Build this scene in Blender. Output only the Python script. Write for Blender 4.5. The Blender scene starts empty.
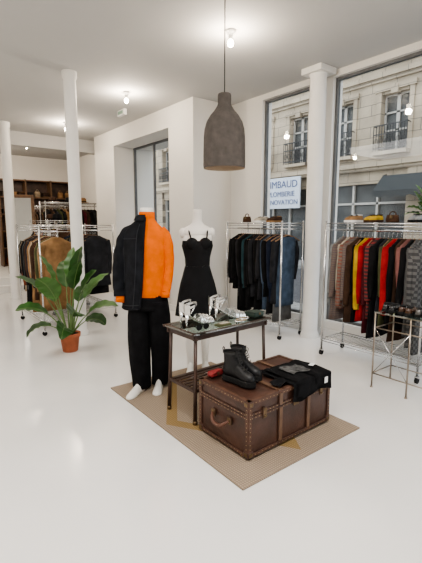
import bpy, bmesh, math, random
from mathutils import Vector, Matrix
rnd = random.Random(7)
pi = math.pi
sc = bpy.context.scene
YAW = math.radians(-38)
try:
    sc.view_settings.look = 'AgX - Medium High Contrast'
except Exception as ex:
    print(ex)

# ------------------------------------------------------------------ materials
def principled(name):
    m = bpy.data.materials.new(name); m.use_nodes = True
    nt = m.node_tree
    return m, nt, nt.nodes['Principled BSDF']

def mat(name, col, rough=0.6, metal=0.0, var=0.12, nscale=8.0, bump=0.0, bscale=60.0, sheen=0.0, coat=0.0, emis=None, estr=0, spec=None):
    m, nt, p = principled(name)
    N, L = nt.nodes, nt.links
    tc = N.new('ShaderNodeTexCoord')
    nz = N.new('ShaderNodeTexNoise'); nz.inputs['Scale'].default_value = nscale; nz.inputs['Detail'].default_value = 4
    L.new(tc.outputs['Object'], nz.inputs['Vector'])
    cr = N.new('ShaderNodeValToRGB')
    cr.color_ramp.elements[0].position = 0.3; cr.color_ramp.elements[1].position = 0.7
    cr.color_ramp.elements[0].color = tuple(max(0, c*(1-var)) for c in col)+(1,)
    cr.color_ramp.elements[1].color = tuple(min(1, c*(1+var)) for c in col)+(1,)
    L.new(nz.outputs['Fac'], cr.inputs['Fac'])
    L.new(cr.outputs['Color'], p.inputs['Base Color'])
    p.inputs['Roughness'].default_value = rough
    p.inputs['Metallic'].default_value = metal
    if spec is not None: p.inputs['Specular IOR Level'].default_value = spec
    if sheen: p.inputs['Sheen Weight'].default_value = sheen
    if coat: p.inputs['Coat Weight'].default_value = coat
    if emis:
        p.inputs['Emission Color'].default_value = emis+(1,); p.inputs['Emission Strength'].default_value = estr
    if bump:
        n2 = N.new('ShaderNodeTexNoise'); n2.inputs['Scale'].default_value = bscale; n2.inputs['Detail'].default_value = 3
        L.new(tc.outputs['Object'], n2.inputs['Vector'])
        bp = N.new('ShaderNodeBump'); bp.inputs['Strength'].default_value = bump; bp.inputs['Distance'].default_value = 0.01
        L.new(n2.outputs['Fac'], bp.inputs['Height']); L.new(bp.outputs['Normal'], p.inputs['Normal'])
    return m

def stripes(name, cols, scale=12, axis='Z', rough=0.85, dist=1.0):
    m, nt, p = principled(name)
    N, L = nt.nodes, nt.links
    tc = N.new('ShaderNodeTexCoord')
    w = N.new('ShaderNodeTexWave'); w.bands_direction = axis; w.inputs['Scale'].default_value = scale
    w.inputs['Distortion'].default_value = dist; w.inputs['Detail'].default_value = 1
    L.new(tc.outputs['Object'], w.inputs['Vector'])
    cr = N.new('ShaderNodeValToRGB'); cr.color_ramp.interpolation = 'CONSTANT'
    e = cr.color_ramp.elements
    e[0].position = 0; e[0].color = cols[0]+(1,)
    e[1].position = 1.0/len(cols); e[1].color = cols[1]+(1,)
    for i in range(2, len(cols)):
        q = e.new(i/len(cols)); q.color = cols[i]+(1,)
    L.new(w.outputs['Fac'], cr.inputs['Fac']); L.new(cr.outputs['Color'], p.inputs['Base Color'])
    p.inputs['Roughness'].default_value = rough
    return m

def checks(name, c1, c2, scale=22):
    m, nt, p = principled(name)
    N, L = nt.nodes, nt.links
    tc = N.new('ShaderNodeTexCoord')
    ch = N.new('ShaderNodeTexChecker'); ch.inputs['Scale'].default_value = scale
    ch.inputs['Color1'].default_value = c1+(1,); ch.inputs['Color2'].default_value = c2+(1,)
    mp = N.new('ShaderNodeMapping'); mp.inputs['Scale'].default_value = (0.01, 1, 1)
    L.new(tc.outputs['Object'], mp.inputs['Vector']); L.new(mp.outputs['Vector'], ch.inputs['Vector'])
    L.new(ch.outputs['Color'], p.inputs['Base Color']); p.inputs['Roughness'].default_value = 0.9
    return m

M_wall = mat('wall_paint', (0.73, 0.71, 0.675), 0.75, var=0.02, nscale=1.5, bump=0.08, bscale=40)
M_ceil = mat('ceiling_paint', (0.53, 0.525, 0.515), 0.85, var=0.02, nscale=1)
M_floor = mat('floor_epoxy', (0.75, 0.735, 0.715), 0.16, var=0.03, nscale=1.3, bump=0.03, bscale=5)
M_trim = mat('trim_paint', (0.72, 0.71, 0.69), 0.5, var=0.02)
M_col = mat('column_paint', (0.78, 0.765, 0.735), 0.45, var=0.02)
M_frame = mat('window_frame_grey', (0.12, 0.125, 0.13), 0.5)
M_chrome = mat('chrome_wire', (0.62, 0.62, 0.62), 0.25, metal=1.0, var=0.05)
M_silver = mat('silver_leather', (0.80, 0.80, 0.78), 0.2, metal=0.9, var=0.05)
M_brass = mat('aged_brass', (0.16, 0.11, 0.06), 0.5, metal=0.7, var=0.3, nscale=30)
M_rivet = mat('rivet_brass', (0.36, 0.28, 0.17), 0.45, metal=0.7, var=0.2)
M_rodbrown = mat('steel_rod', (0.36, 0.31, 0.26), 0.3, metal=0.95, var=0.15)
M_black = mat('black_cotton', (0.008, 0.008, 0.009), 1.0, var=0.4, nscale=10, bump=0.25, bscale=120, spec=.15)
M_denimblack = mat('black_denim', (0.009, 0.010, 0.013), 0.9, var=0.5, nscale=14, bump=0.3, bscale=150, spec=.2)
M_seam = mat('denim_seam', (0.022, 0.024, 0.030), 0.9)
M_black2 = mat('black_satin', (0.010, 0.010, 0.011), 0.8, var=0.3, spec=.2)
M_orange = mat('orange_wool', (0.70, 0.135, 0.007), 0.95, var=0.10, nscale=14, bump=0.3, bscale=110, spec=.1)
M_manq = mat('mannequin_white', (0.76, 0.73, 0.68), 0.45, var=0.02)
M_terra = mat('terracotta', (0.40, 0.125, 0.06), 0.8, var=0.15, nscale=12)
M_soil = mat('soil', (0.03, 0.02, 0.015), 1.0, var=0.5, nscale=50, bump=1, bscale=80)
M_leaf = mat('leaf_green', (0.030, 0.090, 0.018), 0.4, var=0.35, nscale=6)
M_leaf2 = mat('leaf_green_light', (0.060, 0.15, 0.03), 0.4, var=0.3, nscale=6)
M_stem = mat('stem_green', (0.12, 0.20, 0.06), 0.5)
M_bark = mat('plant_bark', (0.12, 0.08, 0.05), 0.9)
M_pend = mat('felt_grey_brown', (0.082, 0.071, 0.064), 0.95, var=0.22, nscale=18, bump=0.6, bscale=45)
M_pendin = mat('pendant_inner', (0.34, 0.27, 0.20), 0.9)
M_cord = mat('cord_black', (0.02, 0.02, 0.02), 0.7)
M_bulb = mat('bulb_glow', (1, 0.93, 0.8), 0.3, emis=(1, 0.86, 0.66), estr=25)
M_bulbdim = mat('bulb_dim', (1, 0.9, 0.75), 0.3, emis=(1, 0.8, 0.55), estr=5)
M_trunk = mat('trunk_fibre', (0.060, 0.027, 0.018), 0.45, var=0.35, nscale=6, bump=0.15, bscale=70)
M_trunkedge = mat('trunk_edge_leather', (0.085, 0.040, 0.025), 0.55, var=0.35, nscale=14, bump=0.2)
M_slat = mat('trunk_wood_slat', (0.13, 0.072, 0.042), 0.5, var=0.3, nscale=14)
M_leather = mat('handle_leather', (0.10, 0.042, 0.026), 0.45, var=0.25)
M_darkwood = mat('dark_wood', (0.050, 0.026, 0.018), 0.45, var=0.4, nscale=9)
M_wood = mat('brown_wood', (0.13, 0.068, 0.032), 0.5, var=0.3, nscale=9)
M_bootl = mat('boot_leather', (0.008, 0.008, 0.009), 0.45, var=0.3, nscale=20, bump=0.1, spec=.4)
M_rubber = mat('boot_rubber', (0.010, 0.010, 0.010), 0.7, spec=.3)
M_lace = mat('boot_lace', (0.03, 0.03, 0.03), 0.9)
M_label = mat('white_label', (0.75, 0.75, 0.75), 0.7)
M_print = mat('shirt_print_grey', (0.06, 0.06, 0.06), 0.9, var=0.95, nscale=26)
M_red = mat('red_leather', (0.26, 0.03, 0.03), 0.5)
M_green = mat('green_leather', (0.02, 0.04, 0.03), 0.4)
M_asph = mat('asphalt', (0.07, 0.07, 0.075), 0.85, var=0.3)
M_pave = mat('pavement', (0.25, 0.25, 0.24), 0.85, var=0.2)
M_iron = mat('iron_black', (0.02, 0.02, 0.02), 0.5)
M_shopdark = mat('shopfront_dark', (0.03, 0.032, 0.032), 0.5)
M_teal = mat('awning_charcoal', (0.045, 0.05, 0.052), 0.95, spec=.1)
M_darkglass = mat('facade_glass', (0.05, 0.052, 0.05), 0.35, var=0.7, nscale=1.2, spec=.3)
M_winwhite = mat('facade_window_paint', (0.40, 0.38, 0.34), 0.6)
M_sign = mat('sign_white', (0.52, 0.56, 0.62), 0.6, var=0.03)
M_signblue = mat('sign_blue', (0.010, 0.03, 0.13), 0.5)
M_greenled = mat('exit_green', (0.25, 0.38, 0.30), 0.5)
M_plastic = mat('white_plastic', (0.75, 0.75, 0.74), 0.4)
M_lightbox = mat('hanger_wood', (0.25, 0.14, 0.07), 0.5)

def stone():
    m, nt, p = principled('limestone'); N, L = nt.nodes, nt.links
    tc = N.new('ShaderNodeTexCoord')
    sep = N.new('ShaderNodeSeparateXYZ'); cb = N.new('ShaderNodeCombineXYZ')
    L.new(tc.outputs['Object'], sep.inputs[0]); L.new(sep.outputs['Y'], cb.inputs['X']); L.new(sep.outputs['Z'], cb.inputs['Y'])
    br = N.new('ShaderNodeTexBrick'); br.inputs['Scale'].default_value = 1.0
    br.inputs['Brick Width'].default_value = 0.9; br.inputs['Row Height'].default_value = 0.38
    br.inputs['Mortar Size'].default_value = 0.012
    br.inputs['Color1'].default_value = (0.56, 0.465, 0.34, 1); br.inputs['Color2'].default_value = (0.47, 0.39, 0.285, 1)
    br.inputs['Mortar'].default_value = (0.22, 0.18, 0.14, 1)
    L.new(cb.outputs[0], br.inputs['Vector'])
    nz = N.new('ShaderNodeTexNoise'); nz.inputs['Scale'].default_value = 1.4; nz.inputs['Detail'].default_value = 6
    L.new(tc.outputs['Object'], nz.inputs['Vector'])
    mx = N.new('ShaderNodeMix'); mx.data_type = 'RGBA'; mx.blend_type = 'MULTIPLY'; mx.inputs['Factor'].default_value = 0.6
    L.new(br.outputs['Color'], mx.inputs['A']); L.new(nz.outputs['Fac'], mx.inputs['B'])
    L.new(mx.outputs['Result'], p.inputs['Base Color']); p.inputs['Roughness'].default_value = 0.9
    return m
M_stone = stone()

def glassmat(name, fac=0.07, tint=(0.95, 0.97, 0.98)):
    m = bpy.data.materials.new(name); m.use_nodes = True
    nt = m.node_tree; N, L = nt.nodes, nt.links; N.clear()
    o = N.new('ShaderNodeOutputMaterial'); t = N.new('ShaderNodeBsdfTransparent'); g = N.new('ShaderNodeBsdfGlossy')
    t.inputs['Color'].default_value = tint+(1,); g.inputs['Roughness'].default_value = 0.02
    mx = N.new('ShaderNodeMixShader'); mx.inputs[0].default_value = fac
    L.new(t.outputs[0], mx.inputs[1]); L.new(g.outputs[0], mx.inputs[2]); L.new(mx.outputs[0], o.inputs[0])
    return m
M_glass = glassmat('window_glass', 0.03)
M_tglass = glassmat('table_glass', 0.22, (0.75, 0.85, 0.82))

def rugmat():
    m, nt, p = principled('jute_weave'); N, L = nt.nodes, nt.links
    tc = N.new('ShaderNodeTexCoord'); sep = N.new('ShaderNodeSeparateXYZ'); L.new(tc.outputs['Object'], sep.inputs[0])
    def M(op, a, b=None):
        n = N.new('ShaderNodeMath'); n.operation = op
        for i, v in enumerate((a, b)):
            if v is None: continue
            if isinstance(v, (int, float)): n.inputs[i].default_value = v
            else: L.new(v, n.inputs[i])
        return n.outputs[0]
    xs = M('ABSOLUTE', sep.outputs['X'])
    s = M('ADD', M('DIVIDE', xs, 0.56), M('DIVIDE', M('ABSOLUTE', sep.outputs['Y']), 0.88))
    ring = M('MULTIPLY', M('MULTIPLY', M('GREATER_THAN', s, 0.80), M('LESS_THAN', s, 0.98)), 0.8)
    w1 = N.new('ShaderNodeTexWave'); w1.bands_direction = 'X'; w1.inputs['Scale'].default_value = 18; w1.inputs['Distortion'].default_value = 1.5
    w2 = N.new('ShaderNodeTexWave'); w2.bands_direction = 'Y'; w2.inputs['Scale'].default_value = 18; w2.inputs['Distortion'].default_value = 1.5
    L.new(tc.outputs['Object'], w1.inputs['Vector']); L.new(tc.outputs['Object'], w2.inputs['Vector'])
    wv = M('MULTIPLY', w1.outputs['Fac'], w2.outputs['Fac'])
    base = N.new('ShaderNodeMix'); base.data_type = 'RGBA'; L.new(wv, base.inputs['Factor'])
    base.inputs['A'].default_value = (0.23, 0.175, 0.125, 1); base.inputs['B'].default_value = (0.40, 0.325, 0.25, 1)
    oc = N.new('ShaderNodeMix'); oc.data_type = 'RGBA'; L.new(wv, oc.inputs['Factor'])
    oc.inputs['A'].default_value = (0.19, 0.115, 0.03, 1); oc.inputs['B'].default_value = (0.32, 0.20, 0.06, 1)
    mx = N.new('ShaderNodeMix'); mx.data_type = 'RGBA'; L.new(ring, mx.inputs['Factor'])
    L.new(base.outputs['Result'], mx.inputs['A']); L.new(oc.outputs['Result'], mx.inputs['B'])
    L.new(mx.outputs['Result'], p.inputs['Base Color']); p.inputs['Roughness'].default_value = 0.95
    bp = N.new('ShaderNodeBump'); bp.inputs['Strength'].default_value = 0.5; bp.inputs['Distance'].default_value = 0.004
    L.new(wv, bp.inputs['Height']); L.new(bp.outputs['Normal'], p.inputs['Normal'])
    return m
M_rug = rugmat()

# ------------------------------------------------------------------ builder
class B:
    def __init__(s):
        s.bm = bmesh.new(); s.mats = []; s.M = Matrix.Identity(4)
    def mi(s, m):
        if m not in s.mats: s.mats.append(m)
        return s.mats.index(m)
    def v(s, co): return s.bm.verts.new(s.M @ Vector(co))
    def f(s, vs, mi, sm):
        try:
            fc = s.bm.faces.new(vs)
        except ValueError:
            return None
        fc.material_index = mi; fc.smooth = sm
        return fc
    def box(s, c, d, m, rz=0, bevel=0, rx=0, ry=0):
        mi = s.mi(m); old = s.M
        s.M = old @ Matrix.Translation(c) @ Matrix.Rotation(rz, 4, 'Z') @ Matrix.Rotation(ry, 4, 'Y') @ Matrix.Rotation(rx, 4, 'X')
        x, y, z = d[0]/2, d[1]/2, d[2]/2
        vs = [s.v(p) for p in ((-x,-y,-z),(x,-y,-z),(x,y,-z),(-x,y,-z),(-x,-y,z),(x,-y,z),(x,y,z),(-x,y,z))]
        fs = [s.f([vs[i] for i in q], mi, False) for q in ((3,2,1,0),(4,5,6,7),(0,1,5,4),(1,2,6,5),(2,3,7,6),(3,0,4,7))]
        if bevel:
            es = list({e for f in fs for e in f.edges})
            bmesh.ops.bevel(s.bm, geom=es, offset=bevel, segments=2, affect='EDGES', profile=0.5)
        s.M = old
    def bx(s, x0, x1, y0, y1, z0, z1, m, bevel=0):
        s.box(((x0+x1)/2, (y0+y1)/2, (z0+z1)/2), (x1-x0, y1-y0, z1-z0), m, bevel=bevel)
    def rings(s, rs, m, cap=True, smooth=True, closed=True):
        mi = s.mi(m); R = [[s.v(p) for p in r] for r in rs]
        n = len(R[0])
        for a, b in zip(R[:-1], R[1:]):
            for i in range(n if closed else n-1):
                s.f([a[i], a[(i+1) % n], b[(i+1) % n], b[i]], mi, smooth)
        if cap and closed:
            s.f(list(reversed(R[0])), mi, False); s.f(R[-1], mi, False)
    def loft(s, secs, m, seg=24, cap=True, fold=0, nf=6, ph=0, sq=1.0, sub=1):
        if sub > 1:
            out = []
            for a, b in zip(secs[:-1], secs[1:]):
                for k in range(sub):
                    t = k/sub; out.append(tuple(a[i]*(1-t)+b[i]*t for i in range(5)))
            out.append(secs[-1]); secs = out
        rs = []
        n = len(secs)
        for k, (cx, cy, cz, rx, ry) in enumerate(secs):
            ring = []
            g = k/(n-1)
            for i in range(seg):
                t = 2*pi*i/seg
                w = 1+fold*(0.3+0.7*g)*(math.sin(nf*t+ph+3*g)+0.5*math.sin((nf*2+1)*t+ph*2-5*g))
                c, sn = math.cos(t), math.sin(t)
                c = math.copysign(abs(c)**sq, c); sn = math.copysign(abs(sn)**sq, sn)
                ring.append((cx+rx*c*w, cy+ry*sn*w, cz))
            rs.append(ring)
        s.rings(rs, m, cap)
    def tube(s, pts, r, m, seg=8, cap=True, flat=1.0, wr=0, smoothpath=0):
        pts = [Vector(p) for p in pts]
        rr = list(r) if isinstance(r, (list, tuple)) else [r]*len(pts)
        for _ in range(smoothpath):
            np_, nr = [pts[0]], [rr[0]]
            for i in range(len(pts)-1):
                a, b = pts[i], pts[i+1]
                np_ += [a*0.75+b*0.25, a*0.25+b*0.75]; nr += [rr[i]*.75+rr[i+1]*.25, rr[i]*.25+rr[i+1]*.75]
            np_.append(pts[-1]); nr.append(rr[-1]); pts, rr = np_, nr
        rs = []; up = None
        for i, p in enumerate(pts):
            if i == 0: t = pts[1]-pts[0]
            elif i == len(pts)-1: t = pts[-1]-pts[-2]
            else: t = pts[i+1]-pts[i-1]
            t.normalize()
            if up is None:
                up = Vector((0, 0, 1)) if abs(t.z) < 0.9 else Vector((1, 0, 0))
            a = t.cross(up)
            if a.length < 1e-5: a = t.orthogonal()
            a.normalize(); b = a.cross(t).normalized(); up = b
            q = []
            for k in range(seg):
                th = 2*pi*k/seg
                w = rr[i]*(1+wr*math.sin(3*th+i*.9)+wr*0.7*math.sin(i*1.1+th))
                q.append(p+a*(w*math.cos(th))+b*(w*flat*math.sin(th)))
            rs.append(q)
        s.rings(rs, m, cap)
    def lathe(s, prof, m, c=(0, 0, 0), seg=32, cap=False):
        rs = [[(c[0]+r*math.cos(2*pi*i/seg), c[1]+r*math.sin(2*pi*i/seg), c[2]+z) for i in range(seg)] for r, z in prof]
        s.rings(rs, m, cap)
    def sph(s, c, r, m, seg=12, n=8):
        if isinstance(r, (int, float)): r = (r, r, r)
        rs = []
        for j in range(n+1):
            ph = -pi/2+pi*j/n; k = max(math.cos(ph), 0.02)
            rs.append([(c[0]+r[0]*k*math.cos(2*pi*i/seg), c[1]+r[1]*k*math.sin(2*pi*i/seg), c[2]+r[2]*math.sin(ph)) for i in range(seg)])
        s.rings(rs, m, True)
    def sheet(s, fn, nu, nv, m):
        s.rings([[fn(i/nu, j/nv) for j in range(nv+1)] for i in range(nu+1)], m, False, True, False)
    def done(s, name, loc=(0, 0, 0), rz=0, solid=0, parent=None):
        bmesh.ops.recalc_face_normals(s.bm, faces=s.bm.faces)
        me = bpy.data.meshes.new(name); s.bm.to_mesh(me); s.bm.free()
        for m in s.mats: me.materials.append(m)
        o = bpy.data.objects.new(name, me); sc.collection.objects.link(o)
        o.location = loc; o.rotation_euler = (0, 0, rz)
        if parent: o.parent = parent
        return o

# ------------------------------------------------------------------ room shell
H = 3.45
b = B(); b.bx(-4.2, 4.8, -3.2, 13.2, -0.12, 0, M_floor); b.done('floor')
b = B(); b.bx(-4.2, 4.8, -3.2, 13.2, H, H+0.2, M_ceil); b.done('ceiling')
b = B()
b.bx(4.6, 4.8, 4.62, 5.34, 0, H, M_wall)
b.bx(4.6, 4.8, -3.2, 4.62, 0, 0.22, M_wall)
b.bx(4.6, 4.8, -3.2, 4.62, 3.37, H, M_wall)
b.bx(4.6, 4.8, 3.36, 3.50, 0.22, 3.37, M_wall)
b.bx(4.6, 4.8, -3.2, -2.4, 0.22, 3.37, M_wall)
b.bx(3.82, 4.8, 5.34, 6.05, 0, H, M_wall)
b.bx(3.82, 4.8, 8.19, 9.2, 0, H, M_wall)
b.bx(3.82, 4.8, 6.05, 8.19, 3.12, H, M_wall)
b.bx(4.2, 4.8, 6.05, 8.19, 0, 0.5, M_wall)
b.bx(4.6, 4.8, 9.2, 13.2, 0, H, M_wall)
b.done('wall_right')
b = B(); b.bx(-4.2, 4.8, 13.0, 13.2, 0, H, M_wall); b.done('wall_back')
b = B(); b.bx(-4.2, -4.0, -3.0, 13.0, 0, H, M_wall); b.done('wall_left')
b = B(); b.bx(-4.2, 4.8, -3.2, -3.0, 0, H, M_wall); b.done('wall_front')
b = B()
b.bx(3.80, 3.82, 5.32, 6.05, 0, 0.1, M_trim); b.bx(3.80, 3.82, 8.19, 9.2, 0, 0.1, M_trim)
b.bx(3.82, 4.6, 5.32, 5.34, 0, 0.1, M_trim); b.bx(4.58, 4.6, -3.0, 5.32, 0, 0.1, M_trim)
b.done('baseboard_right')
b = B(); b.bx(-4, 4.6, 9.75, 13, 0, 0.15, M_trim, ); b.bx(-4, 4.6, 10.05, 13, 0.15, 0.30, M_trim); b.done('trim_1')
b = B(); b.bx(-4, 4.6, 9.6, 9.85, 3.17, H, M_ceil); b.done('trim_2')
def window(name, y0, y1, z0, z1, x=4.68, mull=()):
    b = B(); t = 0.035
    b.bx(x-.025, x+.025, y0, y0+t, z0, z1, M_frame); b.bx(x-.025, x+.025, y1-t, y1, z0, z1, M_frame)
    b.bx(x-.025, x+.025, y0+t, y1-t, z0, z0+t, M_frame); b.bx(x-.025, x+.025, y0+t, y1-t, z1-t, z1, M_frame)
    for y in mull: b.bx(x-.02, x+.02, y-.02, y+.02, z0+t, z1-t, M_frame)
    b.bx(x-.004, x+.004, y0+t, y1-t, z0+t, z1-t, M_glass)
    b.done(name)
window('window_1', 3.50, 4.62, 0.22, 3.37)
window('window_2', -2.4, 3.36, 0.22, 3.37, mull=(1.0,))
window('window_3', 6.05, 8.19, 0.5, 3.12, x=4.30, mull=(7.35,))
def column(x, y, r, square=False):
    b = B()
    b.lathe([(r+.02, 0), (r+.02, .04), (r+.005, .07), (r, .10), (r, H-.1), (r+.015, H-.07), (r+.015, H)], M_col, seg=40)
    if square: b.bx(-r-.05, r+.05, -r-.05, r+.05, H-.075, H, M_col, bevel=.006)
    b.done('column', (x, y, 0))
column(1.975, 5.47, 0.078); column(1.90, 8.9, 0.09); column(4.40, 3.44, 0.103, True)

# ------------------------------------------------------------------ ceiling bulbs and added fill lights
def ceil_bulb(x, y, power=38):
    b = B()
    b.lathe([(0.001, 0), (.05, -.002), (.05, -.02), (.03, -.035), (.02, -.06), (.02, -.085), (.001, -.086)], M_plastic, seg=20)
    b.sph((0, 0, -.12), (.032, .032, .038), M_bulb)
    b.done('ceiling_bulb', (x, y, H))
    l = bpy.data.lights.new('bulb_light', 'POINT'); l.energy = power; l.color = (1, 0.85, 0.68); l.shadow_soft_size = 0.05
    o = bpy.data.objects.new('bulb_light', l); o.location = (x, y, H-.20); sc.collection.objects.link(o)
for (x, y, p_) in ((2.86, 3.34, 38), (2.92, 5.77, 38), (2.85, 8.2, 38), (2.74, 10.67, 60), (2.8, 0.9, 38), (-0.6, 2.5, 38), (-0.6, 6.5, 38), (0.6, 10.67, 50)):
    ceil_bulb(x, y, p_)
def area(name, loc, size, e, col, rot=(0, 0, 0)):
    l = bpy.data.lights.new(name, 'AREA'); l.energy = e; l.size = size; l.color = col
    o = bpy.data.objects.new(name, l); o.location = loc; o.rotation_euler = rot; sc.collection.objects.link(o)
area('added_fill_light', (0.4, 0.4, 3.4), 2.0, 160, (1, 0.98, 0.95))  # unseen fill lamp added to brighten the foreground floor, no real fixture
area('added_fill_light.001', (-1.2, 5.5, 3.4), 2.5, 95, (1, 0.97, 0.93))  # second added fill, soft interior light without a fixture
w = bpy.data.worlds.new('overcast'); w.use_nodes = True; sc.world = w
bg = w.node_tree.nodes['Background']; bg.inputs[0].default_value = (0.91, 0.95, 1.0, 1); bg.inputs[1].default_value = 3.2

b = B(); b.box((0, 0, -.05), (.06, .26, .10), M_plastic, bevel=.01); b.box((-.032, 0, -.05), (.004, .18, .05), M_greenled)
b.done('exit_sign', (3.3, 6.7, H))

# ------------------------------------------------------------------ exterior
b = B(); b.bx(4.8, 6.5, -12, 40, -.25, -.1, M_pave); b.bx(6.5, 12.3, -12, 40, -.35, -.22, M_asph); b.bx(12.3, 15, -12, 40, -.25, -.1, M_pave)
b.done('street_ground')
b = B(); X = 14.0
ys = [7.66+2.1*k for k in range(-6, 13)]
Y0, Y1 = ys[0]-1.05, ys[-1]+1.05
floors = [(4.0, 5.95), (7.15, 9.0), (10.2, 12.0)]
zprev = 3.5
for (z0, z1) in floors:
    b.bx(X, X+.5, Y0, Y1, zprev, z0, M_stone); zprev = z1
b.bx(X, X+.5, Y0, Y1, zprev, 13.2, M_stone)
for (z0, z1) in floors:
    for y in ys:
        b.bx(X, X+.5, y+.5, y+1.6, z0, z1, M_stone)
        b.bx(X+.28, X+.32, y-.5, y+.5, z0, z1, M_darkglass)
        for yy in (-.47, -.03, .03, .47): b.bx(X+.22, X+.28, y+yy-.03, y+yy+.03, z0, z1, M_winwhite)
        for zz in (z0+.03, z0+.75, z0+1.35, z1-.03): b.bx(X+.22, X+.28, y-.5, y+.5, zz-.03, zz+.03, M_winwhite)
        for sgn in (-1, 1): b.bx(X-.06, X, y+sgn*.58-.08, y+sgn*.58+.08, z0, z1+.1, M_stone)
        b.bx(X-.1, X, y-.72, y+.72, z1+.08, z1+.26, M_stone)
        b.bx(X-.14, X, y-.12, y+.12, z1-.05, z1+.2, M_stone)
        b.bx(X-.30, X+.2, y-.62, y+.62, z0-.12, z0, M_stone)
        for zz in (.08, .55, .85): b.bx(X-.28, X-.25, y-.6, y+.6, z0+zz, z0+zz+.035, M_iron)
        for k in range(13):
            yy = y-.6+k*.1; b.bx(X-.275, X-.255, yy-.009, yy+.009, z0, z0+.87, M_iron)
        for k in range(6):
            yy = y-.5+k*.2
            b.tube([(X-.265, yy+.07*math.cos(a*pi/4), z0+.32+.12*math.sin(a*pi/4)) for a in range(9)], .012, M_iron, seg=4)
        for sgn in (-.6, .6): b.bx(X-.28, X, y+sgn-.01, y+sgn+.01, z0+.85, z0+.88, M_iron)
for zz, d in ((3.52, .22), (6.5, .18), (9.6, .18), (12.9, .35)):
    b.bx(X-d, X, Y0, Y1, zz, zz+.16, M_stone); b.bx(X-d*.5, X, Y0, Y1, zz-.12, zz, M_stone)
b.bx(X+.1, X+.5, Y0, Y1, 2.95, 3.5, M_stone)
b.bx(X+.3, X+.35, Y0, Y1, 0, 2.95, M_darkglass)
for k in range(-6, 13, 2):
    y = 6.61+2.1*k
    b.bx(X-.05, X+.5, y-.45, y+.45, -.12, 3.5, M_stone)
    for q in (.45, 1.6, 2.6, 3.67): b.bx(X+.2, X+.3, y+q, y+q+.08, 0, 2.95, M_winwhite)
    b.bx(X+.2, X+.3, y+.45, y+3.75, 2.2, 2.28, M_winwhite)
b.bx(X+.15, X+.35, Y0, Y1, -.12, .55, M_shopdark)
b.done('building_facade')
b = B()
b.sheet(lambda u, v: (X-.3-.6*u, 5.2+2.6*v, 3.15-.55*u), 4, 8, M_teal)
b.sheet(lambda u, v: (X-.9, 5.2+2.6*v, 2.6-.20*u+.03*math.sin(v*40)*u), 2, 60, M_teal)
for y in (5.2, 7.8): b.tube([(X-.88, y, 2.62), (X-.06, y, 2.8)], .015, M_iron); b.tube([(X-.3, y, 3.14), (X-.06, y, 3.2)], .02, M_iron)
b.done('shop_awning')
b = B(); b.bx(-.03, .03, -1.05, 1.05, -.66, .66, M_sign, bevel=.01)
sgn = b.done('shop_sign', (X-.3, 12.50, 2.80))
for i, t in enumerate(('TIMBAUD', 'PLOMBERIE', 'RENOVATION')):
    cu = bpy.data.curves.new('lettering_%d' % i, 'FONT'); cu.body = t; cu.size = (.43, .31, .30)[i]; cu.align_x = 'CENTER'; cu.align_y = 'CENTER'; cu.extrude = .004
    cu.materials.append(M_signblue)
    o = bpy.data.objects.new('lettering_%d' % i, cu); sc.collection.objects.link(o); o.parent = sgn
    o.location = (-.04, 0, (.36, -.05, -.40)[i]); o.rotation_euler = (pi/2, 0, -pi/2)

# ------------------------------------------------------------------ garments / racks
C = {}
def cloth(name, col, **k):
    C[name] = mat('cloth_'+name, col, 0.95, var=0.3, nscale=9, bump=0.25, bscale=90, spec=.2, **k)
for n, c in dict(black=(.008, .008, .009), charcoal=(.022, .023, .027), navy=(.013, .018, .035), denim=(.055, .08, .12), grey=(.10, .10, .10), lgrey=(.20, .21, .215),
                 camel=(.25, .145, .07), rust=(.15, .045, .022), beige=(.31, .245, .17), red=(.30, .018, .02), wine=(.075, .012, .016), yellow=(.40, .26, .03),
                 brown=(.055, .03, .019), cream=(.42, .38, .31), teal=(.02, .05, .06), olive=(.07, .075, .035), pink=(.22, .10, .09)).items():
    cloth(n, c)
C['knit'] = stripes('cloth_knit_stripe', [(.19, .05, .04), (.27, .20, .14), (.06, .035, .03), (.18, .13, .11)], 8)
C['fair'] = stripes('cloth_fairisle', [(.11, .09, .08), (.24, .20, .155), (.15, .06, .05), (.09, .08, .09)], 12)
C['plaid'] = stripes('cloth_plaid', [(.22, .022, .022), (.03, .018, .02), (.12, .022, .022), (.02, .02, .02)], 8)
C['check'] = checks('cloth_grey_check', (.05, .05, .053), (.12, .12, .12), 34)

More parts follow.
